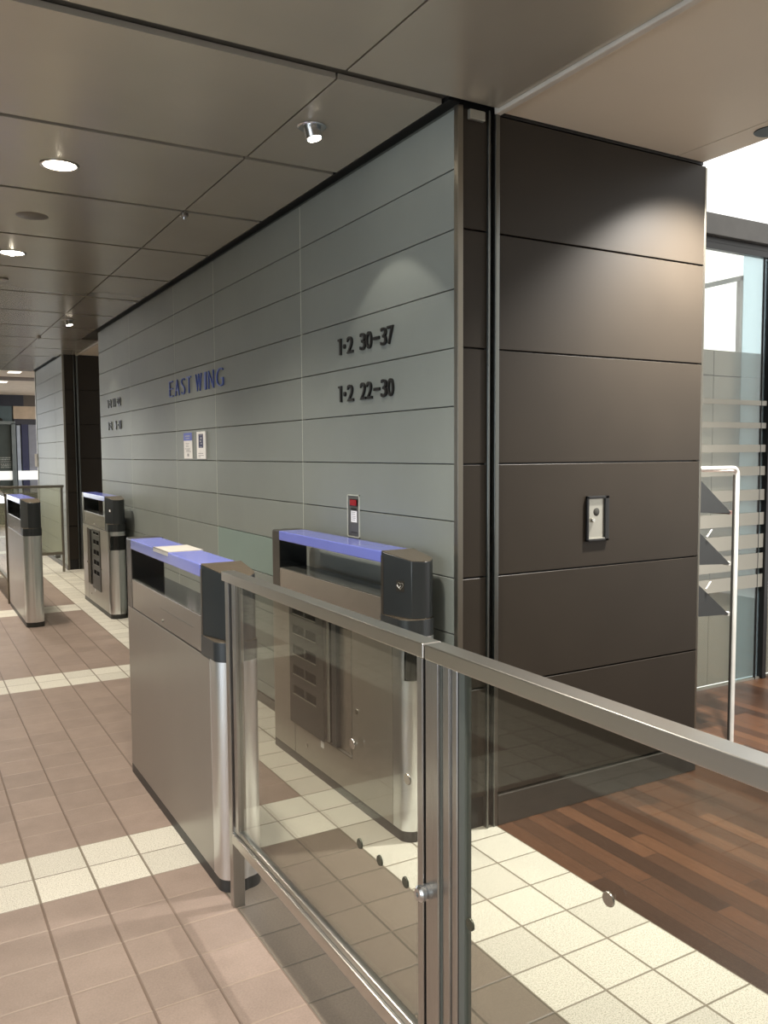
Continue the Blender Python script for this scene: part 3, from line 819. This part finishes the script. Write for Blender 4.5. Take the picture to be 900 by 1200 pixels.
# call point
cb = empty('call_point', (XA, 3.48, 1.2), 'recessed call plate with red button and white sticker on the grey wall', 'call box')
ya, yb, z0, z1 = 3.547, 3.424, 1.105, 1.306
part(cb, 'frame', M['jointlight'], (XA-.004, XA, ya, ya-.007, z0, z1), (XA-.004, XA, yb+.007, yb, z0, z1), (XA-.004, XA, ya, yb, z0, z0+.005), (XA-.004, XA, ya, yb, z1-.005, z1))
part(cb, 'plate', M['callgrey'], (XA-.0015, XA-.0002, ya-.007, yb+.007, z0+.005, z1-.005))
part(cb, 'button_surround', M['black'], (XA-.004, XA-.0016, 3.517, 3.444, 1.252, 1.286))
part(cb, 'red_button', M['red'], (XA-.009, XA-.0042, 3.511, 3.449, 1.255, 1.283), bevel=.002)
part(cb, 'dark_label', M['black'], (XA-.0026, XA-.0016, 3.51, 3.455, 1.234, 1.243))
part(cb, 'white_sticker', M['paper'], (XA-.0026, XA-.0016, 3.51, 3.452, 1.177, 1.230))
part(cb, 'sticker_text', M['greyink'], *[(XA-.0032, XA-.0027, 3.503, 3.462-rr.uniform(-.008,.002), z, z+.003) for z in (1.222,1.213,1.203,1.195,1.186)])
part(cb, 'plate_slot', M['black'], (XA-.0022, XA-.0016, 3.51, 3.448, 1.128, 1.131))

# key switch box on the bronze wall
kb = empty('key_switch', (2.55, YB, 1.22), 'small recessed switch plate with round hole in the dark bronze wall', 'switch')
def partb(parent, name, mat, *boxes, bevel=0):
    m = MB()
    for b_ in boxes: m.box(*b_)
    o = m.build(name, mat, None, bevel=bevel); o.parent = parent
    o.matrix_parent_inverse = Matrix.Translation(parent.location).inverted(); return o
x0, x1, z0, z1 = 2.487, 2.612, 1.122, 1.314
partb(kb, 'frame', M['black'], (x0, x0+.011, YB-.012, YB, z0, z1), (x1-.022, x1, YB-.012, YB, z0, z1), (x0, x1, YB-.012, YB, z0, z0+.010), (x0, x1, YB-.012, YB, z1-.012, z1), bevel=.002)
partb(kb, 'plate', M['satin'], (x0+.011, x1-.022, YB-.003, YB-.0005, z0+.010, z1-.012))
def lath(parent, name, mat, prof, c):
    o = MB().lathe(prof, c, axis='Y').build(name, mat, None); o.parent = parent
    o.matrix_parent_inverse = Matrix.Translation(parent.location).inverted(); return o
lath(kb, 'key_hole', M['flap'], [(.001,-.001),(.016,-.001),(.0175,0)], (2.546, YB-.003, 1.246))
lath(kb, 'knob', M['disc'], [(.001,-.012),(.007,-.012),(.009,-.008),(.009,0)], (2.522, YB-.003, 1.212))
partb(kb, 'lower_lip', M['satin'], (x0+.011, x1-.014, YB-.010, YB-.003, z0+.009, z0+.014))

# ------------------------------------------------------------------ ceiling fixtures
def downlight(x, y, label, lit=True, strong=True):
    e = empty('ceiling_downlight', (x, y, HC), label, 'ceiling light', 'round downlights in the metal ceiling')
    MB().lathe([(.070,-.0005),(.084,-.0005),(.084,-.004),(.076,-.006),(.070,-.003)], (0,0,0)).build('trim_ring', M['lampring'], e)
    MB().lathe([(.001,-.0012),(.070,-.0012),(.070,-.0004),(.001,-.0004)], (0,0,0)).build('lamp', M['lamp'] if strong else M['lampdim'], e)
    if strong:
        MB().lathe([(.001,-.022),(.010,-.020),(.016,-.012),(.018,-.0013),(.001,-.0013)], (0,.0,0), n=16).build('bulb', M['lamp'], e)
    return e
downlight(.664, 4.05, 'round lit downlight in the ceiling, nearest and brightest')
downlight(.664, 5.91, 'round lit downlight in the ceiling, second row back at the left edge')
downlight(.664, 9.62, 'round downlight far down the ceiling', strong=False)
def spotfix(x, y, label):
    e = empty('adjustable_spotlight', (x, y, HC), label, 'spotlight', 'tilting silver spotlights in the ceiling')
    MB().lathe([(.034,-.0005),(.056,-.0005),(.058,-.004),(.052,-.008),(.034,-.006)], (0,0,0)).build('trim_ring', M['silver'], e)
    h = MB(); d = Vector((.18,-.12,-1)).normalized(); p0 = Vector((0,0,-.002)); p1 = p0 + d*.048
    h.cyl(p0, p1, .034, .032, 28); ho = h.build('lamp_head', M['silver'], e)
    q = MB(); q.cyl(p1, p1+d*.002, .027, .027, 24); q.build('lens', M['lamp'], ho)
    return e
spotfix(1.458, 3.10, 'tilting silver spotlight in the ceiling near the wall lettering 1·2 30–37')
spotfix(1.438, 8.57, 'tilting silver spotlight in the ceiling near the far end of the grey wall')
def sensor(x, y, label):
    e = empty('ceiling_sensor', (x, y, HC), label, 'sensor')
    MB().lathe([(.001,-.020),(.018,-.020),(.022,-.016),(.022,-.0005),(.001,-.0005)]).build('cap', M['lampring'], e)
    MB().lathe([(.001,-.034),(.007,-.032),(.009,-.0205),(.001,-.0205)]).build('sprinkler_tip', M['silver'], e)
    return e
sensor(1.368, 4.525, 'small silver sprinkler head on the ceiling seam beside the third panel')
sensor(1.352, 9.90, 'tiny silver sprinkler head on the ceiling seam far down the passage')
o = MB().lathe([(.001,-.0015),(.080,-.0015),(.084,.0005),(.001,.0005)], (0,0,0), n=40).build('ceiling_speaker', M['grille'], loc=(.664,4.965,HC))
tag(o, 'round perforated speaker grille flush in the ceiling behind the nearest downlight', 'speaker')
o = MB().lathe([(.030,-.0005),(.042,-.0005),(.042,-.012),(.030,-.014),(.001,-.006)], (0,0,0)).build('smoke_detector', M['lampring'], loc=(.69,6.79,HC))
tag(o, 'small round detector on the ceiling at the left edge behind the second downlight', 'detector')
mb = MB(); mb.lathe([(.001,-.003),(.06,-.003),(.063,0)], (0,0,0)); o = mb.build('recessed_downlight', M['black'], loc=(3.10,2.25,HC-.0005))
tag(o, 'dark recessed downlight in the beige ceiling at the right edge', 'ceiling light')
mb = MB(); mb.cyl((0,0,0),(0,0,-.01),.004); mb.cyl((.05,-.05,0),(.05,-.05,-.006),.004); o = mb.build('ceiling_hook', M['lampring'], loc=(1.385,2.66+.03,HC+.02))
bpy.data.objects.remove(o)
# far cream ceiling lights
for i, (x, y, lb) in enumerate(((1.60,14.5,'pale rectangular light in the far cream ceiling, near row'), (1.60,16.5,'pale rectangular light in the far cream ceiling, far row'))):
    mb = MB(); mb.box(-.09,.09,-.14,.14,-.006,-.0005); tag(mb.build('ceiling_panel_light', emis('panel_light_%d' % i, (1,.95,.85), 2.0), loc=(x,y,2.81)), lb, 'ceiling light')

# ------------------------------------------------------------------ brochure rack
rk = empty('brochure_rack', (3.25, 2.80, 0), 'white tube brochure rack with dark sloping shelves beside the bronze wall', 'rack')
def frame_loop(y, nm):
    pts = []; x0, x1, zt, r = -.12, .42, 1.415, .035
    pts += [(x0,y,0),(x0,y,zt-r)]
    pts += [(x0+r-r*math.cos(t), y, zt-r+r*math.sin(t)) for t in [PI/2*k/6 for k in range(1,7)]]
    pts += [(x1-r+r*math.sin(t), y, zt-r+r*math.cos(t)) for t in [PI/2*k/6 for k in range(0,7)]]
    pts += [(x1,y,0)]
    MB().tube(pts, .0105, 10).build(nm, M['white'], rk)
frame_loop(0, 'side_frame'); 
for z in (1.40,): MB().tube([(.42,0,z),(.42,.40,z)], .009, 8).build('cross_bar', M['white'], rk)
pts = [(.42,.40,0),(.42,.40,1.405)]; MB().tube(pts, .0105, 10).build('back_upright', M['white'], rk)
MB().box(.398, .404, .0, .01, .0, 1.38).build('inner_strip', M['flap'], rk)
for k, zb in enumerate((1.185, .925, .665)):
    # right-angled tray: sloping plate, floor plate and a lip at the low front edge
    m = MB(); x1 = .395; x0_ = .0; y0_, y1_ = .012, .38; h = .29
    m.loft([[(x0_,y0_,zb+h),(x1,y0_,zb),(x0_,y0_,zb+.02)], [(x0_,y1_,zb+h),(x1,y1_,zb),(x0_,y1_,zb+.02)]])
    so = m.build('sloping_shelf', M['pocket'], rk)
    MB().box(x1-.01, x1+.012, y0_, y1_, zb-.006, zb+.012).build('shelf_lip', M['white'] if k else M['pink'], so)
    if k == 0:
        m = MB(); m.loft([[(x0_,y0_+.02,zb+h+.008),(x1,y0_+.02,zb+.008),(x1,y0_+.02,zb+.001),(x0_,y0_+.02,zb+h+.001)], [(x0_,y1_-.02,zb+h+.008),(x1,y1_-.02,zb+.008),(x1,y1_-.02,zb+.001),(x0_,y1_-.02,zb+h+.001)]]); m.build('leaflet_row', M['pink'], so)
    else:
        MB().tube([(.20,0,zb+.150),(.235,0,zb+.185)], .004, 6).build('wire_clip', M['white'], so)

# ------------------------------------------------------------------ lights
def spot(x, y, z, e, size=130, blend=.6, c=(1,.90,.77), r=.05, tgt=None, name='lamp_spot'):
    l = bpy.data.lights.new(name, 'SPOT'); l.energy = e; l.spot_size = math.radians(size); l.spot_blend = blend; l.color = c; l.shadow_soft_size = r
    o = bpy.data.objects.new(name, l); o.location = (x, y, z); col.objects.link(o)
    if tgt: o.rotation_euler = (Vector(tgt)-Vector((x,y,z))).to_track_quat('-Z', 'Y').to_euler()
    return o
for y in (.35, 2.2, 4.05, 5.91, 7.77, 9.62, 11.5, 12.9):
    spot(.664, y, HC-.03, 168, 125, .85, r=.07)
spot(1.465, 3.09, HC-.055, 16, 84, .15, (1,.92,.80), .02, (1.49, 3.09, 0))
spot(1.45, 8.56, HC-.055, 10, 78, .25, (1,.88,.70), .02, (1.52, 8.4, 0))
for y in (-1.6, .4): spot(2.6, y, HC-.03, 16, 130, .7, r=.07)
spot(3.08, 2.20, HC-.02, 620, 112, .85, (1,.95,.88), .05, (3.0, 3.0, 0))
def area(name, loc, size, e, c, rot):
    l = bpy.data.lights.new(name, 'AREA'); l.shape = 'RECTANGLE'; l.size, l.size_y = size; l.energy = e; l.color = c
    o = bpy.data.objects.new(name, l); o.location = loc; o.rotation_euler = rot; col.objects.link(o); return o
area('far_ceiling_glow', (1.0, 17.5, 3.0), (4, 4), 180, (1,.92,.8), (0,0,0))
area('west_window_daylight', (-5.15, .2, 1.45), (2.3, 6.2), 200, (.80,.90,1), (0,-PI/2,0))
area('far_end_fill', (-1.6, 19.3, 1.6), (4.8, 2.2), 120, (.95,.97,1), (-PI/2,0,0))  # unseen area light added as fill for the walls and ceiling
area('left_lobby_glow', (-3.8, .5, 2.7), (1.5, 5), 30, (1,.9,.75), (0,0,0))
area('far_left_lobby_glow', (-3.0, 10.4, 2.7), (2, 1.8), 220, (1,.9,.75), (0,0,0))
w = bpy.data.worlds.new('world'); sc.world = w; w.use_nodes = True
bg = w.node_tree.nodes['Background']; bg.inputs[0].default_value = (1,.985,.95,1); bg.inputs[1].default_value = 1.7

# ------------------------------------------------------------------ camera
cam = bpy.data.cameras.new('camera'); co = bpy.data.objects.new('camera', cam); col.objects.link(co)
yaw, pitch, roll = .520338025, -.0700458981, -.00603292158
f = Vector((math.sin(yaw)*math.cos(pitch), math.cos(yaw)*math.cos(pitch), math.sin(pitch)))
ri = Vector((math.cos(yaw), -math.sin(yaw), 0)); u = ri.cross(f)
ri, u = math.cos(roll)*ri + math.sin(roll)*u, -math.sin(roll)*ri + math.cos(roll)*u
co.matrix_world = Matrix(((ri.x,u.x,-f.x,0),(ri.y,u.y,-f.y,0),(ri.z,u.z,-f.z,1.5),(0,0,0,1)))
cam.sensor_fit = 'VERTICAL'; cam.sensor_height = 24; cam.lens = 24*983.767/1200
cam.clip_start = .02; cam.clip_end = 200
sc.camera = co
sc.view_settings.view_transform = 'Standard'; sc.view_settings.look = 'None'; sc.view_settings.exposure = 0
sc.cycles.max_bounces = 8; sc.cycles.transparent_max_bounces = 16; sc.cycles.sample_clamp_indirect = 4
